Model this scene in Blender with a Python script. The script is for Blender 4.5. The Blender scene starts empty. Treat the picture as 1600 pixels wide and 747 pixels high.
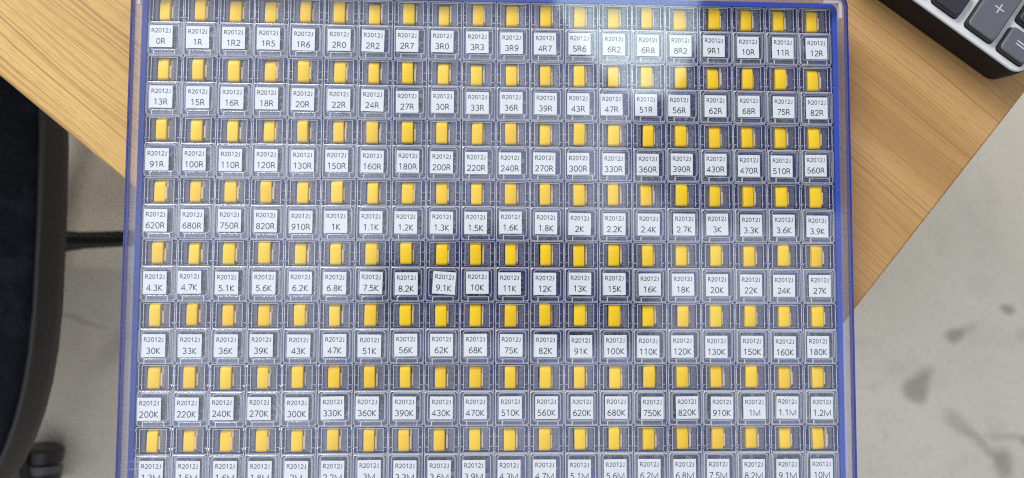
import bpy, bmesh, math, random
from mathutils import Vector, Matrix, Euler
random.seed(7)
scene = bpy.context.scene
COL = scene.collection

# ---------------------------------------------------------------- camera (1 unit = 1 cm, z = 0 at the paper labels)
cam_d = bpy.data.cameras.new('camera'); cam = bpy.data.objects.new('camera', cam_d); COL.objects.link(cam)
cam.location = (-0.4513, -0.8267, 24.4198)
cam.rotation_euler = Euler((0.0535033, -0.0436778, 0.0045863), 'XYZ')
cam_d.lens = 26.0; cam_d.sensor_width = 36.0; cam_d.sensor_fit = 'HORIZONTAL'
cam_d.clip_start = 0.5; cam_d.clip_end = 2000.0
cam_d.dof.use_dof = True; cam_d.dof.focus_distance = 24.6; cam_d.dof.aperture_fstop = 0.17
scene.camera = cam

# ---------------------------------------------------------------- node helpers
class NT:
    """small expression builder over a node tree"""
    def __init__(s, tree): s.t = tree; s.n = tree.nodes; s.l = tree.links
    def put(s, sock, v):
        if v is None: return
        if isinstance(v, bpy.types.NodeSocket): s.l.new(v, sock)
        elif isinstance(v, (tuple, list)) and sock.type == 'RGBA' and len(v) == 3: sock.default_value = (*v, 1)
        else: sock.default_value = v
    def m(s, op, a, b=None, c=None, clamp=False):
        n = s.n.new('ShaderNodeMath'); n.operation = op; n.use_clamp = clamp
        s.put(n.inputs[0], a); s.put(n.inputs[1], b); s.put(n.inputs[2], c); return n.outputs[0]
    def step(s, v, a, b, lo=0.0, hi=1.0):
        n = s.n.new('ShaderNodeMapRange'); n.interpolation_type = 'SMOOTHSTEP'
        s.put(n.inputs['Value'], v); s.put(n.inputs['From Min'], a); s.put(n.inputs['From Max'], b)
        s.put(n.inputs['To Min'], lo); s.put(n.inputs['To Max'], hi); return n.outputs[0]
    def xyz(s, v):
        n = s.n.new('ShaderNodeSeparateXYZ'); s.put(n.inputs[0], v); return n.outputs
    def vec(s, x, y, z=0.0):
        n = s.n.new('ShaderNodeCombineXYZ'); s.put(n.inputs[0], x); s.put(n.inputs[1], y); s.put(n.inputs[2], z); return n.outputs[0]
    def coord(s, k='Object'): return s.n.new('ShaderNodeTexCoord').outputs[k]
    def mapping(s, v, scale=(1, 1, 1), rot=(0, 0, 0), loc=(0, 0, 0)):
        n = s.n.new('ShaderNodeMapping'); s.put(n.inputs['Vector'], v)
        n.inputs['Scale'].default_value = scale; n.inputs['Rotation'].default_value = rot; n.inputs['Location'].default_value = loc
        return n.outputs[0]
    def noise(s, v, scale, detail=4, rough=0.5, dist=0.0):
        n = s.n.new('ShaderNodeTexNoise'); s.put(n.inputs['Vector'], v)
        n.inputs['Scale'].default_value = scale; n.inputs['Detail'].default_value = detail
        n.inputs['Roughness'].default_value = rough; n.inputs['Distortion'].default_value = dist
        return n.outputs['Fac']
    def mix(s, f, a, b, mode='MIX'):
        n = s.n.new('ShaderNodeMix'); n.data_type = 'RGBA'; n.blend_type = mode
        s.put(n.inputs[0], f); s.put(n.inputs[6], a); s.put(n.inputs[7], b); return n.outputs[2]
    def ramp(s, f, stops):
        n = s.n.new('ShaderNodeValToRGB'); e = n.color_ramp.elements
        while len(e) < len(stops): e.new(0.5)
        for k, (p, c) in enumerate(stops): e[k].position = p; e[k].color = (*c, 1)
        s.put(n.inputs[0], f); return n.outputs[0]
    def bump(s, h, strength=0.3, dist=0.02):
        n = s.n.new('ShaderNodeBump'); n.inputs['Strength'].default_value = strength; n.inputs['Distance'].default_value = dist
        s.put(n.inputs['Height'], h); return n.outputs[0]
    def convex(s, u, v, pts, w):
        """soft inside-mask of the convex hull of pts"""
        p = sorted(set(pts)); lo = []; up = []
        for seq, out in ((p, lo), (p[::-1], up)):
            for q in seq:
                while len(out) > 1 and (out[-1][0]-out[-2][0])*(q[1]-out[-2][1])-(out[-1][1]-out[-2][1])*(q[0]-out[-2][0]) <= 0: out.pop()
                out.append(q)
        h = lo[:-1]+up[:-1]; res = None
        for a, b in zip(h, h[1:]+h[:1]):
            L = math.hypot(b[0]-a[0], b[1]-a[1]); nx, ny = -(b[1]-a[1])/L, (b[0]-a[0])/L
            d = s.m('ADD', s.m('MULTIPLY', u, nx), s.m('MULTIPLY_ADD', v, ny, -(nx*a[0]+ny*a[1])))
            k = s.step(d, -w, w); res = k if res is None else s.m('MULTIPLY', res, k)
        return res

# ---------------------------------------------------------------- world: the office ceiling overhead, with the photographer's dark shape and a bright window patch
W = bpy.data.worlds.new('World'); scene.world = W; W.use_nodes = True
W.node_tree.nodes.clear(); w = NT(W.node_tree)
dirx, diry, dirz = w.xyz(w.coord('Generated'))
zz = w.m('MAXIMUM', dirz, 0.03)
gn = w.vec(w.m('DIVIDE', dirx, zz), w.m('DIVIDE', diry, zz))
wob = w.m('MULTIPLY', w.m('SUBTRACT', w.noise(gn, 9, 2), 0.5), 0.05)
U = w.m('ADD', w.m('DIVIDE', dirx, zz), wob)
Vv = w.m('ADD', w.m('DIVIDE', diry, zz), w.m('MULTIPLY', w.m('SUBTRACT', w.noise(w.mapping(gn, loc=(5, 3, 0)), 7, 2), 0.5), 0.05))
lum = w.step(U, -0.10, -0.26, 0.72, 1.02)                       # the ceiling is brighter to the left
lum = w.m('MULTIPLY', lum, w.step(w.noise(gn, 5, 3), 0.3, 0.7, 0.8, 1.15))
def darker(l, pts, soft, amount):
    return w.m('MULTIPLY', l, w.m('MULTIPLY_ADD', w.convex(U, Vv, pts, soft), amount-1.0, 1.0))
lum = darker(lum, [(.21, .142), (.206, .204), (.30, .335), (.297, .444), (.586, .451), (.578, .123), (.432, .06), (.281, .08)], .016, .24)
lum = darker(lum, [(-.141, .03), (-.026, .074), (.218, .062), (.249, -.038), (.222, -.09), (-.042, -.086), (-.153, -.073)], .026, .12)
lum = darker(lum, [(-.125, .330), (-.088, .31), (-.087, .155), (-.112, .15)], .022, .50)
lum = darker(lum, [(-.211, -.111), (.096, -.107), (.087, -.154), (-.21, -.149)], .022, .45)
lum = darker(lum, [(.209, -.107), (.314, -.107), (.33, -.244), (.226, -.244)], .025, .55)
bright = w.convex(U, Vv, [(.073, .439), (.297, .444), (.301, .344), (.275, .276), (.226, .224), (.184, .272), (.148, .31)], .010)
lum = w.m('MULTIPLY_ADD', w.convex(U, Vv, [(.135, .30), (.205, .24), (.190, .06), (.155, -.05)], .018), 0.40, lum)
lum = w.m('MULTIPLY_ADD', bright, 1.75, lum)
rad = w.m('SQRT', w.m('ADD', w.m('MULTIPLY', U, U), w.m('MULTIPLY', Vv, Vv)))
lum = w.m('MULTIPLY', lum, w.step(rad, 0.62, 1.5, 1.0, 0.42))        # the ceiling gives way to dimmer walls
up = w.step(dirz, 0.10, 0.65, 0.06, 1.0)
sky_c = w.mix(bright, (0.90, 0.96, 1.09), (0.84, 1.0, 1.04))
skyc = w.mix(1.0, sky_c, w.vec(lum, lum, lum), 'MULTIPLY')
bg = w.n.new('ShaderNodeBackground'); w.put(bg.inputs[0], w.mix(up, (0.10, 0.095, 0.09), skyc)); bg.inputs[1].default_value = 1.12
wo = w.n.new('ShaderNodeOutputWorld'); w.l.new(bg.outputs[0], wo.inputs[0])

# ---------------------------------------------------------------- one soft ceiling lamp, high behind the top of the case
la = bpy.data.lights.new('ceiling_lamp', 'AREA'); la.shape = 'RECTANGLE'; la.size = 120; la.size_y = 60
la.energy = 530000; la.color = (1.0, 0.97, 0.93)
lo = bpy.data.objects.new('ceiling_lamp', la); COL.objects.link(lo); lo.location = (-95, 155, 128)
lo.rotation_euler = (Vector((0, 0, 0))-Vector(lo.location)).to_track_quat('-Z', 'Y').to_euler()

lb_ = bpy.data.lights.new('floor_fill_light', 'AREA'); lb_.shape = 'RECTANGLE'; lb_.size = 140; lb_.size_y = 90  # added fill lamp out of view, brightens the floor; no real window
lb_.energy = 85000; lb_.color = (1.0, 0.96, 0.89)
lbo = bpy.data.objects.new('floor_fill_light', lb_); COL.objects.link(lbo); lbo.location = (90, -210, 150)
lbo.rotation_euler = (Vector((0, 0, -30))-Vector(lbo.location)).to_track_quat('-Z', 'Y').to_euler()

scene.view_settings.view_transform = 'Standard'; scene.view_settings.look = 'None'
scene.view_settings.exposure = 0.15; scene.view_settings.gamma = 1.0
scene.cycles.transparent_max_bounces = 64; scene.cycles.max_bounces = 10
scene.cycles.caustics_reflective = False; scene.cycles.caustics_refractive = False
scene.cycles.use_denoising = False
scene.cycles.sample_clamp_indirect = 4.0
scene.cycles.pixel_filter_type = 'BLACKMAN_HARRIS'; scene.cycles.filter_width = 1.15
scene.cycles.denoising_prefilter = 'ACCURATE'; scene.cycles.denoising_input_passes = 'RGB_ALBEDO_NORMAL'

# ---------------------------------------------------------------- materials
def material(name):
    m = bpy.data.materials.new(name); m.use_nodes = True
    t = NT(m.node_tree); return m, t, m.node_tree.nodes['Principled BSDF'], m.node_tree.nodes['Material Output']
def plain(name, col, rough=0.5, spec=0.5, vary=0.0, scale=3.0, bump=0.0, bscale=20.0, metal=0.0):
    m, t, p, o = material(name); p.inputs['Roughness'].default_value = rough; p.inputs['Specular IOR Level'].default_value = spec
    p.inputs['Metallic'].default_value = metal
    if vary:
        n = t.noise(t.coord(), scale, 5, 0.6)
        t.put(p.inputs['Base Color'], t.mix(n, tuple(c*(1-vary) for c in col), tuple(min(1, c*(1+vary)) for c in col)))
    else: p.inputs['Base Color'].default_value = (*col, 1)
    if bump: t.put(p.inputs['Normal'], t.bump(t.noise(t.coord(), bscale, 4), bump, 0.02))
    return m
def clear(name, tint, f0=0.04, rough=0.03, haze=0.0, hazecol=(0.8, 0.82, 0.9), bump=0.0, fmax=0.75, power=4.0):
    """thin clear plastic: tinted transparency, a mirror that grows towards grazing view, a little milky scatter"""
    m, t, p, o = material(name); t.n.remove(p)
    lw = t.n.new('ShaderNodeLayerWeight'); lw.inputs['Blend'].default_value = 0.5
    nrm = None
    if bump: nrm = t.bump(t.noise(t.coord(), 6.0, 3), bump, 0.03)
    f = t.m('MULTIPLY_ADD', t.m('POWER', lw.outputs['Facing'], power), fmax-f0, f0)
    tr = t.n.new('ShaderNodeBsdfTransparent'); t.put(tr.inputs[0], tint)
    gl = t.n.new('ShaderNodeBsdfGlossy'); gl.inputs['Roughness'].default_value = rough; gl.inputs[0].default_value = (1, 1, 1, 1)
    if nrm is not None: t.put(gl.inputs['Normal'], nrm)
    base = tr.outputs[0]
    if haze:
        df = t.n.new('ShaderNodeBsdfDiffuse'); t.put(df.inputs[0], hazecol)
        tl = t.n.new('ShaderNodeBsdfTranslucent'); t.put(tl.inputs[0], hazecol)
        a = t.n.new('ShaderNodeMixShader'); a.inputs[0].default_value = 0.5
        t.l.new(df.outputs[0], a.inputs[1]); t.l.new(tl.outputs[0], a.inputs[2])
        b = t.n.new('ShaderNodeMixShader'); b.inputs[0].default_value = haze
        t.l.new(base, b.inputs[1]); t.l.new(a.outputs[0], b.inputs[2]); base = b.outputs[0]
    x = t.n.new('ShaderNodeMixShader'); t.put(x.inputs[0], f)
    t.l.new(base, x.inputs[1]); t.l.new(gl.outputs[0], x.inputs[2]); t.l.new(x.outputs[0], o.inputs[0])
    return m

M = {}
M['paper'] = plain('paper_label', (0.71, 0.74, 0.78), 0.6, 0.3)
M['ink'] = plain('printed_ink', (0.018, 0.018, 0.024), 0.6, 0.2)
def yellow():
    m, t, p, o = material('yellow_latch_plastic')
    oi = t.n.new('ShaderNodeObjectInfo').outputs['Random']; n = t.noise(t.coord(), 5, 4, 0.6)
    col = t.mix(oi, (0.92, 0.605, 0.006), (0.88, 0.54, 0.004))
    t.put(p.inputs['Base Color'], t.mix(t.step(n, 0.5, 0.75, 0.0, 0.22), col, (0.93, 0.68, 0.10)))
    p.inputs['Roughness'].default_value = 0.42; p.inputs['Specular IOR Level'].default_value = 0.25
    t.put(p.inputs['Normal'], t.bump(t.noise(t.coord(), 2.2, 3), 0.35, 0.05)); return m
M['yellow'] = yellow()
M['cover'] = clear('case_cover_plastic', (0.985, 0.988, 0.99), f0=0.050, rough=0.012)
M['skirt'] = clear('cover_skirt_plastic', (0.93, 0.91, 0.95), f0=0.05, rough=0.08, haze=0.09, hazecol=(0.80, 0.79, 0.84), fmax=.5, power=5)
M['milky'] = clear('painted_corner_highlight', (0.9, 0.9, 0.92), f0=0.06, rough=0.2, haze=0.92, hazecol=(0.95, 0.95, 0.98))  # clear corner ribs, their white highlight painted in as pale scatter
M['boxclear'] = clear('component_box_plastic', (0.925, 0.938, 0.998), f0=0.06, rough=0.07, haze=0.012, hazecol=(0.42, 0.50, 1.0), bump=0.5, fmax=0.85, power=3.2)
M['edgeglow'] = clear('painted_edge_glow', (0.95, 0.95, 0.98), f0=0.14, rough=0.10, haze=1.0, hazecol=(0.95, 0.97, 1.0), fmax=.8, power=3)  # bright edge lines of the clear plastic, painted as white scatter
M['lidclear'] = clear('component_lid_plastic', (0.95, 0.957, 0.996), f0=0.05, rough=0.05, haze=0.012, hazecol=(0.58, 0.64, 1.0), bump=0.12, fmax=0.85, power=3.0)
M['spring'] = clear('latch_spring_plastic', (0.95, 0.90, 0.82), f0=0.05, rough=0.15, haze=0.85, hazecol=(0.95, 0.88, 0.84))
M['blockclear'] = clear('latch_guide_plastic', (0.97, 0.96, 0.955), f0=0.07, rough=0.10, haze=0.10, hazecol=(0.90, 0.87, 0.86), bump=0.6, fmax=0.7, power=3)
M['chip'] = plain('chip_black', (0.02, 0.02, 0.022), 0.45)
M['chipend'] = plain('chip_end_tin', (0.55, 0.55, 0.56), 0.35, metal=0.6)
M['black'] = plain('black_vinyl', (0.014, 0.0135, 0.013), 0.55, 0.4, vary=0.25, scale=0.6, bump=0.25, bscale=6)
M['blackplastic'] = plain('black_plastic', (0.016, 0.015, 0.016), 0.38, 0.5)
M['calcside'] = plain('calculator_side_plastic', (0.0095, 0.0085, 0.012), 0.6, 0.25, vary=0.15, scale=8, bump=0.2, bscale=60)
M['silver'] = plain('silver_plastic', (0.56, 0.57, 0.565), 0.5, 0.4, vary=0.05, scale=3, bump=0.1, bscale=70)
M['greykey'] = plain('grey_key_plastic', (0.095, 0.100, 0.118), 0.5, 0.4, vary=0.08, scale=10, bump=0.15, bscale=60)
M['darkkey'] = plain('dark_key_plastic', (0.020, 0.021, 0.032), 0.5, 0.4, vary=0.1, scale=10)
M['keymark'] = plain('key_print', (0.45, 0.47, 0.47), 0.5)
M['tin'] = plain('painted_steel', (0.07, 0.07, 0.075), 0.4, metal=0.5)
M['grey'] = plain('caster_hood_plastic', (0.09, 0.09, 0.095), 0.35)

def blue_plastic():
    m, t, p, o = material('blue_tray_plastic')
    n = t.noise(t.coord(), 0.8, 3)
    t.put(p.inputs['Base Color'], t.mix(n, (0.020, 0.065, 0.46), (0.035, 0.10, 0.58)))
    p.inputs['Roughness'].default_value = 0.28; p.inputs['Specular IOR Level'].default_value = 0.5
    tr = t.n.new('ShaderNodeBsdfTransparent'); tr.inputs[0].default_value = (0.35, 0.5, 1.0, 1)
    x = t.n.new('ShaderNodeMixShader'); x.inputs[0].default_value = 0.12
    t.l.new(p.outputs[0], x.inputs[1]); t.l.new(tr.outputs[0], x.inputs[2]); t.l.new(x.outputs[0], o.inputs[0])
    return m
M['blue'] = blue_plastic()
M['traybase'] = plain('tray_floor_plastic', (0.13, 0.16, 0.92), 0.4, 0.4, vary=0.12, scale=0.5)
M['rimblue'] = clear('cover_edge_blue', (0.08, 0.11, 0.60), f0=0.06, rough=0.1, haze=0.7, hazecol=(0.035, 0.055, 0.50))

def wood(angle):
    m, t, p, o = material('wood_laminate')
    c = t.coord()
    r = t.mapping(c, rot=(0, 0, -angle))
    warp = t.noise(t.mapping(r, scale=(0.035, 0.16, 1)), 1.0, 3, 0.5)
    x, y, z = t.xyz(r)
    yy = t.m('ADD', y, t.m('MULTIPLY', t.m('SUBTRACT', warp, 0.5), 2.6))
    st = t.vec(t.m('MULTIPLY', x, 0.05), yy, 0.0)
    wide = t.noise(t.mapping(st, scale=(0.5, 0.45, 1)), 1.0, 2)
    lines = t.noise(t.mapping(st, scale=(0.6, 4.2, 1)), 1.0, 4, 0.62)
    lines2 = t.noise(t.mapping(st, scale=(0.9, 9.5, 1), loc=(7, 2, 0)), 1.0, 3, 0.6)
    fine = t.noise(t.mapping(r, scale=(0.45, 19.0, 1)), 1.0, 4, 0.72)
    pore = t.noise(t.mapping(r, scale=(1.3, 42.0, 1), loc=(3, 1, 0)), 1.0, 2, 0.5)
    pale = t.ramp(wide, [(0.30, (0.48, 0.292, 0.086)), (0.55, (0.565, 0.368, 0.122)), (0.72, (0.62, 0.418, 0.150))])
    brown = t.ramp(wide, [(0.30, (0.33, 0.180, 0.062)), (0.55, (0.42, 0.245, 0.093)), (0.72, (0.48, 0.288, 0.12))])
    base = t.mix(t.step(t.m('ADD', x, t.m('MULTIPLY', y, -0.35)), -22.0, -11.0), pale, brown)      # browner grain towards the short edge, with the dimmer light there painted in
    base = t.mix(t.step(lines, 0.54, 0.66, 0.0, 0.44), base, (0.26, 0.120, 0.033))
    base = t.mix(t.step(lines2, 0.52, 0.64, 0.0, 0.66), base, (0.27, 0.130, 0.038))
    base = t.mix(t.step(fine, 0.48, 0.70, 0.0, 0.55), base, (0.33, 0.175, 0.058))
    base = t.mix(t.step(pore, 0.58, 0.70, 0.0, 0.60), base, (0.23, 0.115, 0.04))
    t.put(p.inputs['Base Color'], base)
    p.inputs['Roughness'].default_value = 0.48; p.inputs['Specular IOR Level'].default_value = 0.35
    t.put(p.inputs['Normal'], t.bump(t.m('ADD', fine, pore), 0.12, 0.01))
    return m

def concrete():
    m, t, p, o = material('concrete_floor')
    c = t.coord(); x, y, z = t.xyz(c)
    wv = t.noise(c, 0.35, 3); wx = t.m('MULTIPLY_ADD', t.m('SUBTRACT', wv, 0.5), 1.6, x)
    wy = t.m('MULTIPLY_ADD', t.m('SUBTRACT', t.noise(t.mapping(c, loc=(9, 4, 1)), 0.35, 3), 0.5), 1.6, y)
    big = t.noise(c, 0.035, 4, 0.6); mid = t.noise(c, 0.14, 5, 0.65); fine = t.noise(c, 1.4, 4, 0.6)
    col = t.ramp(big, [(0.30, (0.66, 0.605, 0.485)), (0.52, (0.76, 0.705, 0.58)), (0.72, (0.82, 0.77, 0.65))])
    col = t.mix(t.step(mid, 0.46, 0.72, 0.0, 0.62), col, (0.57, 0.52, 0.415))
    col = t.mix(t.step(fine, 0.45, 0.75, 0.0, 0.35), col, (0.52, 0.48, 0.395))
    def blot(col, mask, amt, dark=(0.15, 0.130, 0.095)):
        amt = amt*0.66
        return t.mix(t.m('MULTIPLY', mask, amt), col, dark)
    def disc(cx, cy, rx, ry, soft, ang=0.0):
        dx = t.m('SUBTRACT', wx, cx); dy = t.m('SUBTRACT', wy, cy); ca, sa = math.cos(ang), math.sin(ang)
        a = t.m('DIVIDE', t.m('ADD', t.m('MULTIPLY', dx, ca), t.m('MULTIPLY', dy, sa)), rx)
        b = t.m('DIVIDE', t.m('SUBTRACT', t.m('MULTIPLY', dy, ca), t.m('MULTIPLY', dx, sa)), ry)
        r = t.m('SQRT', t.m('ADD', t.m('MULTIPLY', a, a), t.m('MULTIPLY', b, b)))
        return t.step(r, 1.0-soft, 1.0+soft, 1.0, 0.0)
    col = blot(col, t.convex(wx, wy, [(61.2, -12.4), (57.3, -15.0), (58.0, -17.2), (60.4, -17.6)], 0.95), 0.80)
    col = blot(col, disc(64.7, -8.3, 1.25, 1.0, 0.6), 0.72); col = blot(col, disc(66.3, -7.6, 2.0, .55, 0.9, .5), 0.38)
    col = blot(col, disc(72.5, -4.7, 0.9, 0.75, 0.6), 0.78)
    col = blot(col, disc(65.0, -20.4, 2.6, 1.0, 0.7, -.72), 0.50); col = blot(col, disc(68.4, -23.3, 2.6, .65, 0.7, -.78), 0.48)
    col = blot(col, disc(71.0, -25.8, 1.35, 2.0, 0.6, .35), 0.74); col = blot(col, disc(72.6, -22.3, 3.6, .55, 0.9, -.1), 0.40)
    col = blot(col, disc(75.2, -23.0, 1.3, 1.0, 0.6), 0.6)
    col = blot(col, disc(74.6, -8.2, 1.0, 1.0, 0.8), 0.3)
    col = blot(col, disc(-47.0, -9.5, 4.4, 1.3, 1.0, .75), 0.42); col = blot(col, disc(-52.5, -6.6, 3.0, .3, 1.0, -.3), 0.45)
    t.put(p.inputs['Base Color'], col); p.inputs['Roughness'].default_value = 0.6; p.inputs['Specular IOR Level'].default_value = 0.3
    return m
M['concrete'] = concrete()

def fabric():
    m, t, p, o = material('navy_seat_fabric')
    c = t.coord(); n = t.noise(c, 7.5, 5, 0.75); k = t.noise(c, 0.5, 3)
    col = t.mix(t.step(n, 0.42, 0.70), (0.003, 0.0035, 0.006), (0.013, 0.0155, 0.025))
    t.put(p.inputs['Base Color'], t.mix(t.step(k, 0.45, 0.7, 0, 0.4), col, (0.020, 0.023, 0.034)))
    p.inputs['Roughness'].default_value = 0.95; p.inputs['Specular IOR Level'].default_value = 0.15
    t.put(p.inputs['Normal'], t.bump(n, 0.6, 0.15)); return m
M['fabric'] = fabric()

# ---------------------------------------------------------------- object helpers
def mesh_of(bm, name, mats):
    me = bpy.data.meshes.new(name); bm.to_mesh(me); bm.free()
    for k in mats: me.materials.append(M[k] if isinstance(k, str) else k)
    return me
def link(name, me, parent=None, smooth=False):
    o = bpy.data.objects.new(name, me); COL.objects.link(o)
    if parent is not None: o.parent = parent
    if smooth and me is not None: smooth_by_angle(me)
    return o
def smooth_by_angle(me, ang=0.7):
    me.set_sharp_from_angle(angle=ang)
    for p in me.polygons: p.use_smooth = len(p.vertices) <= 4
def thing(name, label, cat, loc=(0, 0, 0), group=None):
    o = link(name, None); o.location = loc; o.empty_display_size = 0.2
    o['label'] = label; o['category'] = cat
    if group: o['group'] = group
    return o
def box(bm, x0, x1, y0, y1, z0, z1, mat=0, skip=''):
    v = [bm.verts.new((x, y, z)) for z in (z0, z1) for y in (y0, y1) for x in (x0, x1)]
    F = {'b': (0, 2, 3, 1), 't': (4, 5, 7, 6), 's': (0, 1, 5, 4), 'n': (2, 6, 7, 3), 'w': (0, 4, 6, 2), 'e': (1, 3, 7, 5)}
    out = []
    for k, f in F.items():
        if k in skip: continue
        a = bm.faces.new([v[i] for i in f]); a.material_index = mat; out.append(a)
    return out
def rrect(x0, x1, y0, y1, r, n=4):
    pts = []
    for cx, cy, a in ((x1-r, y1-r, 0), (x0+r, y1-r, 90), (x0+r, y0+r, 180), (x1-r, y0+r, 270)):
        for k in range(n+1):
            t = math.radians(a+90*k/n); pts.append((cx+r*math.cos(t), cy+r*math.sin(t)))
    return pts
def loft(bm, rings, mat=0, cap0=True, cap1=True, close=True):
    """rings: lists of (x, y, z), same length; faces between successive rings"""
    R = [[bm.verts.new(p) for p in r] for r in rings]; n = len(R[0])
    for a, b in zip(R, R[1:]):
        for i in range(n if close else n-1):
            j = (i+1) % n; f = bm.faces.new((a[i], a[j], b[j], b[i])); f.material_index = mat
    if cap0: f = bm.faces.new(R[0][::-1]); f.material_index = mat
    if cap1: f = bm.faces.new(R[-1]); f.material_index = mat
    return R
def slab(bm, pts_fn, z0, z1, bev, mat=0, bevel_bottom=False):
    """a plate with a rounded upper edge; pts_fn(inset) gives the outline"""
    rings = []
    if bevel_bottom:
        for k in (1.0, 0.3): rings.append([(x, y, z0+bev*(k if k < 1 else 0)) for x, y in pts_fn(bev*(1.0 if k == 1.0 else 0.3))])
        rings.append([(x, y, z0+bev) for x, y in pts_fn(0)])
    else: rings.append([(x, y, z0) for x, y in pts_fn(0)])
    for k in range(0, 4):
        t = math.radians(30*k); rings.append([(x, y, z1-bev+bev*math.sin(t)) for x, y in pts_fn(bev*(1-math.cos(t)))])
    loft(bm, rings, mat)
def ring(bm, outer, inner, z0, z1, mat=0):
    """a closed frame between two outlines"""
    O0 = [bm.verts.new((x, y, z0)) for x, y in outer]; O1 = [bm.verts.new((x, y, z1)) for x, y in outer]
    I0 = [bm.verts.new((x, y, z0)) for x, y in inner]; I1 = [bm.verts.new((x, y, z1)) for x, y in inner]
    n = len(O0)
    for i in range(n):
        j = (i+1) % n
        for q in ((O0[i], O0[j], O1[j], O1[i]), (I0[j], I0[i], I1[i], I1[j]), (O1[i], O1[j], I1[j], I1[i]), (O0[j], O0[i], I0[i], I0[j])):
            f = bm.faces.new(q); f.material_index = mat
def tube(bm, pts, rad, n=10, mat=0):
    rings = []
    for k, p in enumerate(pts):
        p = Vector(p); a = Vector(pts[max(0, k-1)]); b = Vector(pts[min(len(pts)-1, k+1)])
        d = (b-a).normalized(); s = d.cross(Vector((0, 0, 1)))
        s = Vector((1, 0, 0)) if s.length < 1e-4 else s.normalized(); u = s.cross(d)
        r = rad[k] if isinstance(rad, (list, tuple)) else rad
        rings.append([tuple(p+s*(r*math.cos(2*math.pi*i/n))+u*(r*math.sin(2*math.pi*i/n))) for i in range(n)])
    loft(bm, rings, mat)
CORNER = (4.68, -11.63)
PLUS = (-2.09, 1.39); EQ = (-0.79, 0.79)
JIT = [[(-43, 17), (-7, 2), (7, -2), (-5, -2), (-12, -13), (12, -2), (-23, -13), (-44, 3), (-27, 8), (-6, 3), (-6, -8), (-35, -4), (-21, 13), (3, 7), (11, 1), (-32, 5), (-38, 21), (-12, -2), (41, -2), (60, -3)], [(11, 23), (47, 20), (4, 16), (-23, 17), (6, 3), (35, 5), (-15, 5), (-19, -26), (3, -13), (14, -28), (-8, -11), (-9, -21), (-60, -15), (-90, -20), (-71, -14), (-92, -19), (-4, -17), (-10, -11), (38, -21), (35, -37)], [(-51, -19), (-11, -11), (3, -18), (6, -10), (36, -17), (-3, -10), (9, -18), (27, -4), (-9, -18), (-14, -26), (-46, -30), (-53, -17), (-66, -14), (-25, -17), (-21, -15), (-20, 4), (-19, 11), (-31, -19), (-60, -23), (-34, 12)], [(-43, 6), (-23, 5), (21, 14), (30, 8), (23, -9), (5, 0), (-3, -2), (-17, -3), (10, 1), (-21, -1), (-21, 19), (10, 7), (-18, -11), (-4, -7), (-5, -9), (46, 0), (14, 9), (20, -15), (-13, -6), (-15, -30)], [(-3, 7), (-55, 22), (-21, 1), (24, 7), (42, 17), (3, 16), (26, 27), (23, 11), (108, 37), (46, 52), (-38, 25), (-23, 20), (-8, 30), (-9, 24), (22, 13), (-8, 13), (-12, 2), (-12, -4), (-39, -10), (31, -10)], [(17, 6), (16, 2), (9, 2), (-18, 8), (31, -1), (38, 15), (10, 0), (32, 27), (44, 28), (3, 28), (24, 19), (3, 9), (23, -11), (17, -5), (-38, -20), (-46, -14), (-55, -24), (0, -24), (-43, -39), (-60, -28)], [(-62, 2), (-29, 4), (-72, 16), (-39, 17), (10, -1), (2, 26), (-37, 23), (11, 19), (59, 16), (13, 17), (8, 19), (40, 16), (55, 7), (43, 9), (85, -5), (93, 7), (107, -7), (49, -10), (12, -2), (29, -16)], [(58, 27), (62, 19), (75, 12), (28, 4), (30, -3), (37, -1), (55, 12), (51, -6), (11, -8), (-24, -5), (-29, -8), (-19, -5), (-25, -13), (1, -10), (-27, -7), (-3, -15), (-38, -17), (-4, -30), (-14, -32), (-14, -29)]]

# ================================================================ the setting
bm = bmesh.new(); box(bm, -700, 700, -700, 700, -76.0, -75.0)
fl = link('floor', mesh_of(bm, 'floor', ['concrete'])); fl['kind'] = 'structure'

# ================================================================ desk (its corner lies under the case)
DZ = -1.05
desk = thing('desk', 'light wood grain desk corner under the blue case and the calculator', 'desk', (CORNER[0], CORNER[1], -75.0))
E1 = (0.773, -0.6345)                                     # along the left-hand edge, towards the corner
ang = math.atan2(E1[1], E1[0]); desk.rotation_euler = (0, 0, ang)
bm = bmesh.new()                                          # local x = along the grain (0 at the corner, negative away), local y = along the right-hand edge
slab(bm, lambda i: rrect(-140+i, 0-i, 0+i, 75-i, 0.18), 75+DZ-2.6, 75+DZ, 0.09)
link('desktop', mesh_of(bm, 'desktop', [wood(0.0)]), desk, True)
for lx in (-134, -9):
    for ly in (5, 64):
        bm = bmesh.new(); loft(bm, [[(x, y, z) for x, y in rrect(lx, lx+5, ly, ly+5, 0.5)] for z in (0, 75+DZ-2.62)])
        link('leg', mesh_of(bm, 'desk_leg', ['tin']), desk)

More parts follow.
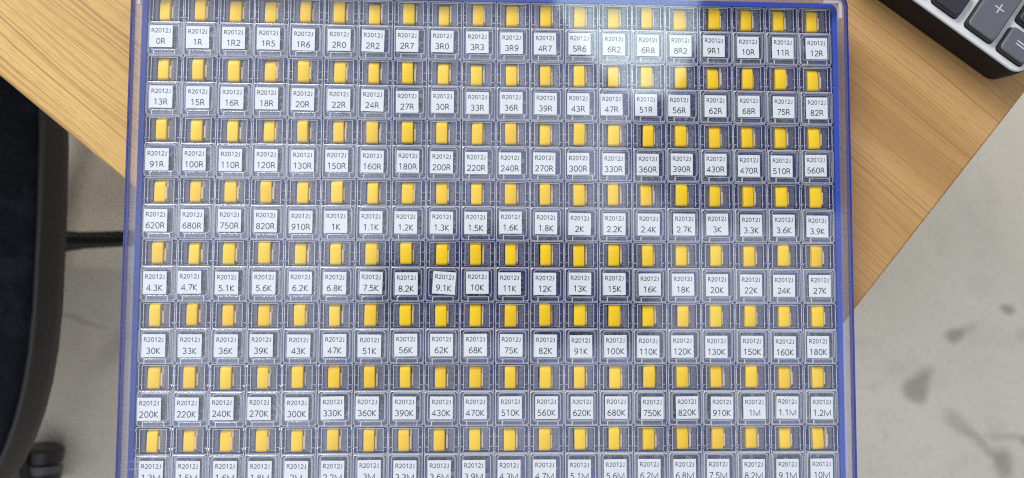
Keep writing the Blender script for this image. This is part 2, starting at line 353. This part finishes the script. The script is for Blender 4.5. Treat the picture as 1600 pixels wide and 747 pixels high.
# ================================================================ office chair at the left
chair = thing('office_chair', 'black office chair with navy cloth seat beside the desk edge', 'chair', (-61, 3, -75))
def sup(hx, hy, n=3.3, k=72):
    out = []
    for i in range(k):
        t = 2*math.pi*i/k; c, s = math.cos(t), math.sin(t)
        out.append((math.copysign(abs(c)**(2/n), c)*hx, math.copysign(abs(s)**(2/n), s)*hy))
    return out
bm = bmesh.new()
loft(bm, [[(x, y, z) for x, y in sup(hx, hx*27/29)] for hx, z in ((28.86, 44.9), (28.72, 45.2), (28.2, 45.6), (25.0, 46.7), (18.0, 47.5), (8.0, 47.9))])
link('seat_cushion', mesh_of(bm, 'seat_cushion', ['fabric']), chair, True)
bm = bmesh.new()
loft(bm, [[(x, y, z) for x, y in sup(hx, hx*27/29)] for hx, z in ((26.0, 40.4), (28.2, 40.7), (28.85, 41.3), (29.05, 42.6), (29.0, 44.0), (28.9, 44.9))])
band = link('seat_band', mesh_of(bm, 'seat_band', ['black']), chair, True)
bm = bmesh.new()
P0 = sup(28.93, 26.93); tube(bm, [(x, y, 44.95) for x, y in P0]+[(P0[0][0], P0[0][1], 44.95)], 0.22, 8)
link('piping', mesh_of(bm, 'seat_piping', ['blackplastic']), band, True)
bm = bmesh.new(); loft(bm, [[(x, y, z) for x, y in rrect(-13, 13, -13, 13, 3)] for z in (37.5, 40.6)])
link('seat_plate', mesh_of(bm, 'seat_plate', ['blackplastic']), chair)
bm = bmesh.new()
tube(bm, [(0, 0, 7), (0, 0, 24)], 2.6, 20); tube(bm, [(0, 0, 23.9), (0, 0, 37.6)], 1.4, 16)
link('gas_column', mesh_of(bm, 'gas_column', ['blackplastic']), chair, True)
for i in range(2):
    bm = bmesh.new(); tube(bm, [(-20, -9+18*i, 39), (-31.5, -9+18*i, 40), (-33.5, -9+18*i, 44), (-34.5, -9+18*i, 62)], 1.1, 10)
    link('back_bracket', mesh_of(bm, 'back_bracket', ['blackplastic']), chair, True)
bm = bmesh.new()
loft(bm, [[(-33.2-d-0.0016*(24-abs(y))**2*0.6, y, z+69) for y, z in [(a*f, b*f) for a, b in sup(22, 24, 3.6, 40)]] for d, f in ((0, .9), (-1.6, 1.0), (1.2, 1.0), (3.2, .92))])
link('backrest', mesh_of(bm, 'backrest', ['fabric']), chair, True)
for i in range(5):
    t = math.radians((3.0, -79.0, -150.0, 142.0, 71.0)[i])
    c, s = math.cos(t), math.sin(t)
    arm = bmesh.new()
    for lo_, hi_ in ((0, 0),):
        rings = []
        for r, w, z0, z1 in ((2.0, 2.2, 6.2, 10.0), (12, 1.0, 6.0, 7.9), (24, .85, 5.9, 7.4), (29.5, .8, 5.8, 7.2)):
            rings.append([(c*r-s*a, s*r+c*a, z) for a, z in ((-w, z0), (w, z0), (w, z1-.5), (w*.6, z1), (-w*.6, z1), (-w, z1-.5))])
        loft(arm, rings)
    link('base_arm', mesh_of(arm, 'base_arm', ['blackplastic']), chair, True)
    cx, cy = c*28, s*28
    k = link('caster', None, chair); k.location = (cx, cy, 0); k.rotation_euler = (0, 0, math.radians((96, 84, 20, 150, 60)[i]))
    k.empty_display_size = 1
    for sx in (-1, 1):
        wb = bmesh.new()
        loft(wb, [[(x, 2.7*f*math.cos(2*math.pi*q/28), 2.7+2.7*f*math.sin(2*math.pi*q/28)) for q in range(28)] for x, f in ((sx*0.55, .92), (sx*0.7, 1.0), (sx*2.1, 1.0), (sx*2.35, .86), (sx*2.4, .4))])
        link('wheel', mesh_of(wb, 'caster_wheel', ['blackplastic']), k, True)
    hb = bmesh.new()
    loft(hb, [[(x, 3.05*math.cos(math.pi*q/14), 2.7+3.05*math.sin(math.pi*q/14)) for q in range(15)]+[(x, -2.75+0.0, 2.7), (x, -2.0, 2.7+1.9), (x, 0, 2.7+2.78), (x, 2.0, 2.7+1.9)] for x in (-0.5, 0.5)])
    tube(hb, [(0, 0, 5.3), (0, 0, 7.1)], 0.6, 12)
    link('hood', mesh_of(hb, 'caster_hood', ['grey']), k, True)

# ================================================================ calculator at the top right
cal = thing('calculator', 'silver and black desk calculator with grey plus and equals keys', 'calculator', (18.05, 6.08, DZ))
cal.rotation_euler = (0, 0, math.atan2(-0.577, 0.817))
CW, CH, CT = 7.3, 11.5, 1.30
bm = bmesh.new()
cr = lambda i, r=0.58: rrect(-CW+i, -i, i, CH-i, max(0.05, r-i*0.5), 10)
loft(bm, [[(x, y, z) for x, y in cr(i)] for i, z in ((0.13, 0.0), (0.07, 0.06), (0.01, 0.75), (0.0, 1.05), (0.01, 1.17), (0.05, 1.22))])
link('housing', mesh_of(bm, 'calculator_housing', ['calcside']), cal, True)
bm = bmesh.new(); slab(bm, lambda i: cr(i+0.03), 1.221, CT, 0.05)
link('faceplate', mesh_of(bm, 'calculator_faceplate', ['silver']), cal, True)
def key(x0, x1, y0, y1, mat, mark=None):
    bm = bmesh.new(); h = CT
    g = lambda i: rrect(x0+i, x1-i, y0+i, y1-i, 0.15, 5)
    loft(bm, [[(x, y, z) for x, y in g(i)] for i, z in ((-.0, h+.006), (0.0, h+0.03), (0.018, h+0.18), (0.035, h+0.210), (0.075, h+0.225))])
    loft(bm, [[(x, y, z) for x, y in g(-.028)] for z in (h-.02, h+.005)], 2)
    for f in bm.faces:
        if f.material_index == 0 and max(v.co.z for v in f.verts) < h+.182: f.material_index = 2
    ztop = h+0.229; cx, cy = mark[1] if mark else (0, 0)
    if mark:
        bars = [(-.185, .185, -.021, .021), (-.021, .021, -.185, .185)] if mark[0] == '+' else [(-.185, .185, .035, .077), (-.185, .185, -.077, -.035)]
        for k, (a, b, c, d) in enumerate(bars): box(bm, cx+a, cx+b, cy+c, cy+d, ztop-.006, ztop+0.003*k, 1)
    link('key', mesh_of(bm, 'calculator_key', [mat, 'keymark', 'blackplastic']), cal, True)
key(-1.36, -0.29, 0.27, 1.25, 'greykey', ('=', EQ))
key(-2.72, -1.58, 0.30, 2.55, 'greykey', ('+', PLUS))
key(-1.36, -0.29, 1.50, 2.55, 'darkkey')
for cx in (-3.58, -4.93, -6.28):
    for cy in (0.30, 1.50): key(cx-.53, cx+.53, cy, cy+1.05, 'darkkey')
for cx in (-0.825, -2.15, -3.58, -4.93, -6.28):
    for cy in (2.80, 4.05, 5.30): key(cx-.53, cx+.53, cy, cy+1.05, 'greykey' if cx > -2.5 else 'darkkey')
bm = bmesh.new(); slab(bm, lambda i: rrect(-CW+.55+i, -.55-i, 8.0+i, 10.7-i, .2), CT-.02, CT+.05, .03)
link('display_window', mesh_of(bm, 'display_window', ['blackplastic']), cal, True)

# ================================================================ the case: blue tray and clear cover
CX = 0.06
XW, YT, YB = 11.54, 8.52, -7.82            # inside of the tray walls
case = thing('sample_case', 'flat blue sample case with clear cover resting across the desk corner', 'case', (CX, 0, DZ))
Z = lambda z: z-DZ                          # case-local height
bm = bmesh.new()
box(bm, -XW, XW, YB, YT, Z(DZ)+0.004, Z(-0.806))
tray = link('tray_floor', mesh_of(bm, 'tray_floor', ['traybase']), case)
bm = bmesh.new()
ro = lambda d, r: rrect(-XW-d, XW+d, YB-d, YT+d, r, 6)
ring(bm, ro(0.165, .30), ro(0.003, .16), Z(DZ)+0.002, Z(-0.07))
link('tray_wall', mesh_of(bm, 'tray_wall', ['blue']), case)
bm = bmesh.new()
OX = 0.285
slab(bm, lambda i: ro(0.17-i, .25), Z(0.31), Z(0.42), 0.03)
cover = link('cover', mesh_of(bm, 'cover', ['cover']), case, True)
bm = bmesh.new()
ring(bm, ro(0.255, .36), ro(0.172, .26), Z(-0.10), Z(0.405))
ring(bm, ro(0.172, .26), ro(0.166, .26), Z(-0.12), Z(-0.06))
link('cover_skirt', mesh_of(bm, 'cover_skirt', ['skirt']), case)
bm = bmesh.new()
ring(bm, ro(0.312, .40), ro(0.262, .36), Z(0.20), Z(0.412))
link('cover_edge', mesh_of(bm, 'cover_edge', ['rimblue']), case)
for sx in (-1, 1):
    for sy in (-1, 1):
        bm = bmesh.new(); xo = sx*(XW+0.155); yo = (YT if sy > 0 else YB)+sy*0.13
        a, b = sorted((xo, xo-sx*0.62)); c, d = sorted((yo, yo-sy*0.085)); box(bm, a, b, c, d, Z(0.17), Z(0.305))
        a, b = sorted((xo, xo-sx*0.09)); c, d = sorted((yo-sy*0.086, yo-sy*0.60)); box(bm, a, b, c, d, Z(0.17), Z(0.304))
        link('corner_rib', mesh_of(bm, 'corner_rib', ['milky']), case)
M['scratch'] = clear('scratched_plastic', (1, 1, 1), f0=0.05, rough=0.5, haze=0.30, hazecol=(0.9, 0.9, 0.9))
for k, (p, q, wd) in enumerate([((-7.005, -4.559), (-6.445, -5.443), .022), ((-6.865, -4.519), (-6.286, -5.404), .014), ((-7.12, -4.66), (-6.60, -5.48), .010),
        ((-11.607, -6.611), (-9.915, -6.621), .016), ((-11.599, -6.848), (-10.578, -6.855), .020), ((2.004, 6.436), (2.259, 5.584), .008), ((3.918, 5.739), (4.131, 5.399), .012),
        ((-7.6, -3.9), (-7.05, -4.5), .008), ((5.2, -3.1), (5.9, -3.5), .008)]):
    p, q = Vector(p), Vector(q); d = (q-p).normalized(); n = Vector((-d.y, d.x))*wd
    bm = bmesh.new(); mid = (p+q)/2+n*1.5
    vs = [bm.verts.new((v.x-CX, v.y, Z(0.4235))) for v in (p, mid-n, q, mid+n)]; bm.faces.new(vs)
    link('scratch', mesh_of(bm, 'scratch', ['scratch']), cover)

# ================================================================ component boxes
# one box of each kind of part, in box-local cm (origin under the middle of its label, z = 0 at the paper)
BX = 0.06
def body_mesh():
    bm = bmesh.new(); H0, H1 = -0.80, -0.12
    out = rrect(BX-.562, BX+.562, -.575, 1.435, .05, 3); inn = rrect(BX-.534, BX+.534, -.547, 1.407, .035, 3)
    ring(bm, out, inn, H0+.05, H1)
    box(bm, BX-.56, BX+.56, -.573, 1.433, H0, H0+.049)
    ring(bm, rrect(BX-.47, BX+.47, -.47, .46, .10, 4), rrect(BX-.448, BX+.448, -.448, .438, .09, 4), H0+.051, -.165)     # inner cup under the lid
    box(bm, BX-.53, BX+.53, .535, .562, H0+.051, H1-.002)                                                            # cross wall
    # housing of the latch: three thin walls, ribs, a pin hole ledge
    for a, b in ((-.38, -.358), (.458, .48)): box(bm, a, b, .60, 1.375, H0+.051, -.085)
    box(bm, -.357, .457, 1.354, 1.374, H0+.051, -.09)
    box(bm, -.357, .457, .60, .622, H0+.051, -.30)
    for a, b in ((-.505, -.382), (.482, .57)):
        box(bm, a+.002, b-.002, .72, .75, H0+.052, -.20); box(bm, a+.002, b-.002, 1.02, 1.045, H0+.052, -.32)
    box(bm, -.356, .456, .624, 1.352, -.66, -.62)
    for a, b in ((-.34, -.225), (.29, .44)): box(bm, a, b, .645, 1.34, -.60, -.16, 2)
    for px in (BX-.54, BX+.54):                                                       # corner posts with a pointed head
        for py in (.70, 1.33):
            rings = [[(px-.018, py-.06, z), (px+.018, py-.06, z), (px+.018, py+.06, z), (px-.018, py+.06, z)] for z in (-.119, -.06)]
            rings.append([(px-.008, py-.015, -.03), (px+.008, py-.015, -.03), (px+.008, py+.015, -.03), (px-.008, py+.015, -.03)]); loft(bm, rings)
    bm.normal_update()
    for f in bm.faces:
        if f.material_index == 0 and f.calc_center_median().z > -.5 and f.normal.z > .9: f.material_index = 1
    return mesh_of(bm, 'box_body', ['boxclear', 'edgeglow', 'blockclear'])
def lid_mesh():
    bm = bmesh.new()
    slab(bm, lambda i: rrect(BX-.556+i, BX+.556-i, -.565+i, .545-i, max(.02, .10-i), 5), -.112, -.022, .024)
    ring(bm, rrect(BX-.455, BX+.455, -.405, .50, .09, 5), rrect(BX-.437, BX+.437, -.387, .482, .08, 5), -.16, -.113)
    ring(bm, rrect(BX-.453, BX+.453, -.403, .498, .09, 5), rrect(BX-.439, BX+.439, -.389, .484, .08, 5), -.0225, -.006)
    slab(bm, lambda i: rrect(-.275+i, .435-i, -.585+i, -.41-i, .03, 3), -.021, .016, .012)
    for a, b in ((-.272, -.238), (.405, .432)): box(bm, a, b, -.57, -.425, .0165, .03)  # small pale blocks shaped in as painted glints at the tab ends
    bm.normal_update()
    for f in bm.faces:
        if len(f.verts) <= 4 and f.normal.z > .25: f.material_index = 1
    return mesh_of(bm, 'box_lid', ['lidclear', 'edgeglow'])
def button_mesh():
    bm = bmesh.new(); rings = []
    prof = [(1.385, -.27), (1.392, -.25), (1.375, -.24), (1.335, -.165), (1.27, -.125), (1.17, -.11), (.70, -.105), (.635, -.12), (.615, -.16), (.612, -.27)]
    x0, x1 = -.190, .188
    for x, k in ((x0, .03), (x0+.012, .008), (x0+.03, 0), (x1-.03, 0), (x1-.012, .008), (x1, .03)):
        rings.append([(x, y+(k if y < 1 else -k), z-k*.8 if z > -.2 else z) for y, z in prof])
    loft(bm, rings)
    return mesh_of(bm, 'latch_button', ['yellow'])
def spring_mesh():
    bm = bmesh.new()
    box(bm, .196, .262, .66, 1.33, -.60, -.22); box(bm, .20, .25, .72, 1.12, -.219, -.13)
    return mesh_of(bm, 'latch_spring', ['spring'])

# ---- thin sans lettering drawn as ribbons (cap height 1)
def earc(cx, cy, rx, ry, a0, a1, n=14):
    return [(cx+rx*math.cos(math.radians(a0+(a1-a0)*k/n)), cy+ry*math.sin(math.radians(a0+(a1-a0)*k/n))) for k in range(n+1)]
six = [[*earc(.60, .33, .475, .625, 84, 180, 9), ], earc(.39, .315, .265, .275, 0, 360, 20)]
GL = {'0': ([earc(.385, .5, .275, .46, 0, 360, 24)], .77), '1': ([[(.17, .80), (.42, .955), (.42, .04)]], .77),
 '2': ([earc(.365, .70, .255, .255, 165, -38, 12)+[(.12, .05), (.67, .05)]], .77),
 '3': ([earc(.34, .725, .25, .235, 150, -90, 12), earc(.34, .27, .285, .225, 90, -150, 12)], .77),
 '4': ([[(.52, .03), (.52, .94), (.07, .28), (.71, .28)]], .77),
 '5': ([[(.62, .945), (.21, .945), (.175, .55)]+earc(.335, .315, .305, .275, 118, -145, 13)], .77),
 '6': (six, .77), '7': ([[(.10, .945), (.665, .945), (.28, .03)]], .77),
 '8': ([earc(.385, .735, .215, .215, 0, 360, 18), earc(.385, .275, .265, .235, 0, 360, 20)], .77),
 '9': ([[(.77-x, .99-y) for x, y in s] for s in six], .77),
 'R': ([[(.13, .03), (.13, .945), (.36, .945)]+earc(.36, .705, .235, .24, 90, -90, 10)+[(.13, .465)], [(.37, .465), (.52, .36), (.72, .03)]], .82),
 'K': ([[(.13, .03), (.13, .97)], [(.64, .96), (.15, .47), (.69, .03)]], .79),
 'M': ([[(.13, .03), (.13, .93), (.63, .06), (1.13, .93), (1.13, .03)]], 1.26),
 'J': ([[(.36, .97), (.36, .27)]+earc(.17, .24, .19, .23, 0, -120, 7)], .51),
 '.': ([[(.155, .0), (.155, .125)]], .31)}
def ribbon(V, F, pts, w):
    n = len(pts); closed = math.dist(pts[0], pts[-1]) < 1e-6; base = len(V)
    for i, p in enumerate(pts):
        a = pts[i-1] if i else (pts[-2] if closed else None); b = pts[i+1] if i < n-1 else (pts[1] if closed else None)
        d = []
        for s, e in ((a, p), (p, b)):
            if s is None or e is None: continue
            L = math.dist(s, e) or 1; d.append(((e[0]-s[0])/L, (e[1]-s[1])/L))
        tx, ty = sum(k[0] for k in d), sum(k[1] for k in d); L = math.hypot(tx, ty) or 1; tx, ty = tx/L, ty/L
        c = max(.45, tx*d[0][0]+ty*d[0][1]); h = w/2/c
        V.append((p[0]-ty*h, p[1]+tx*h)); V.append((p[0]+ty*h, p[1]-tx*h))
    for i in range(n-1): k = base+2*i; F.append((k, k+1, k+3, k+2))
def lettering(V, F, text, cx, cy, cap, weight):
    adv = sum(GL[c][1] for c in text)*cap; x = cx-adv/2
    for c in text:
        for st in GL[c][0]:
            wv = .16 if c == '.' else weight
            v2 = []; ribbon(v2, f2 := [], [(p[0]*cap, p[1]*cap) for p in st], wv*cap)
            b = len(V); V += [(x+p[0], cy-cap/2+p[1]) for p in v2]; F += [tuple(b+i for i in q) for q in f2]
        x += GL[c][1]*cap
LW, LH = .373, .367
def label_mesh(text):
    V2, F2 = [], []
    lettering(V2, F2, 'R2012J', 0.0, .192, .142, .140); lettering(V2, F2, text, 0.0, -.165, .200, .128)
    x0, x1, y0, y1, z0, z1 = -LW, LW, -LH, LH, .0175, .0255
    V = [(x0, y0, z0), (x1, y0, z0), (x1, y1, z0), (x0, y1, z0), (x0, y0, z1), (x1, y0, z1), (x1, y1, z1), (x0, y1, z1)]
    F = [(3, 2, 1, 0), (4, 5, 6, 7), (0, 1, 5, 4), (1, 2, 6, 5), (2, 3, 7, 6), (3, 0, 4, 7)]
    nb = len(V); V += [(p[0], p[1], z1+.0022) for p in V2]; F += [tuple(nb+i for i in q) for q in F2]
    me = bpy.data.meshes.new('paper_label'); me.from_pydata(V, [], F); me.materials.append(M['paper']); me.materials.append(M['ink'])
    me.polygons.foreach_set('material_index', [0]*6+[1]*(len(F)-6)); me.update(); return me

VALUES = '''0R 1R 1R2 1R5 1R6 2R0 2R2 2R7 3R0 3R3 3R9 4R7 5R6 6R2 6R8 8R2 9R1 10R 11R 12R
13R 15R 16R 18R 20R 22R 24R 27R 30R 33R 36R 39R 43R 47R 51R 56R 62R 68R 75R 82R
91R 100R 110R 120R 130R 150R 160R 180R 200R 220R 240R 270R 300R 330R 360R 390R 430R 470R 510R 560R
620R 680R 750R 820R 910R 1K 1.1K 1.2K 1.3K 1.5K 1.6K 1.8K 2K 2.2K 2.4K 2.7K 3K 3.3K 3.6K 3.9K
4.3K 4.7K 5.1K 5.6K 6.2K 6.8K 7.5K 8.2K 9.1K 10K 11K 12K 13K 15K 16K 18K 20K 22K 24K 27K
30K 33K 36K 39K 43K 47K 51K 56K 62K 68K 75K 82K 91K 100K 110K 120K 130K 150K 160K 180K
200K 220K 240K 270K 300K 330K 360K 390K 430K 470K 510K 560K 620K 680K 750K 820K 910K 1M 1.1M 1.2M
1.3M 1.5M 1.6M 1.8M 2M 2.2M 3M 3.3M 3.6M 3.9M 4.3M 4.7M 5.1M 5.6M 6.2M 6.8M 7.5M 8.2M 9.1M 10M'''.split('\n')
VALUES = [r.split() for r in VALUES]
TILT = {'9.1K': -3.6, '2R2': -1.4, '1.1M': -1.2, '47R': 1.0, '3R3': 1.0, '3R9': 1.0, '820K': 1.2, '7.5K': -1.0, '24R': -1.0, '2K': -1.2, '330K': 1.2, '3K': 0.6, '1.5M': -1.0, '2M': -.9}
body_me, lid_me, button_me, spring_me = body_mesh(), lid_mesh(), button_mesh(), spring_mesh()
smooth_by_angle(lid_me, .6); smooth_by_angle(button_me, .9)
chips = []
for r, row in enumerate(VALUES):
    for c, val in enumerate(row):
        ox, oy = (c-9.5)*1.15+random.uniform(-.012, .012), (3.5-r)*2.0196+random.uniform(-.012, .012)
        jx, jy = JIT[r][c]; jx, jy = jx/1000, jy/1000
        gx, gy = (c-9.5)*1.15, (3.5-r)*2.0196
        t = thing('component_box', f'clear plastic component box with white label reading R2012J {val}', 'component box', (ox, oy, 0), 'clear component boxes in the blue case')
        link('box_body', body_me, t)
        ld = link('box_lid', lid_me, t); ld.rotation_euler = (random.uniform(-.008, .008), random.uniform(-.008, .008), 0)
        lb = link('paper_label', label_mesh(val), t)
        lb.location = (gx+jx-ox, gy+jy-oy, 0.003); lb.rotation_euler = (0, 0, math.radians(TILT.get(val, random.uniform(-.6, .6))))
        bt = link('latch_button', button_me, t); bt.location = (random.uniform(-.012, .012), random.uniform(-.012, .012), 0)
        bt.rotation_euler = (random.uniform(-.04, .04), random.uniform(-.08, .08), random.uniform(-.012, .012)); bt.scale = (random.uniform(.92, 1.02), random.uniform(.98, 1.01), random.uniform(.85, 1.1))
        sp = link('latch_spring', spring_me, t); sp.location = (random.uniform(-.015, .02), random.uniform(-.03, .03), random.uniform(-.05, .05))
        for k in range(30):
            chips.append((ox+BX+random.uniform(-.36, .36), oy+random.uniform(-.37, .36), -.71+random.choice((0, 0, .055, .11)), random.uniform(0, math.pi), random.random() < .6))
# the chip resistors heaped in the boxes: far too many to count
V, F, MI = [], [], []
for x, y, z, a, up_ in chips:
    ca, sa = math.cos(a), math.sin(a)
    for x0, x1, mi in ((-.07, .07, 0 if up_ else 1), (-.1, -.0702, 1), (.0702, .1, 1)):
        b = len(V); g = .002 if mi == 0 else 0
        for zz_ in (0, .05+g):
            for yy_ in (-.0625-g, .0625+g):
                for xx_ in (x0, x1): V.append((x+ca*xx_-sa*yy_, y+sa*xx_+ca*yy_, z+zz_))
        for f in ((0, 2, 3, 1), (4, 5, 7, 6), (0, 1, 5, 4), (2, 6, 7, 3), (0, 4, 6, 2), (1, 3, 7, 5)): F.append(tuple(b+i for i in f)); MI.append(mi)
me = bpy.data.meshes.new('chip_resistors'); me.from_pydata(V, [], F); me.materials.append(M['chip']); me.materials.append(M['chipend'])
me.polygons.foreach_set('material_index', MI); me.update()
ch = link('chip_resistors', me); ch['kind'] = 'stuff'
ch['label'] = 'tiny black chip resistors lying loose inside the clear component boxes'; ch['category'] = 'resistors'
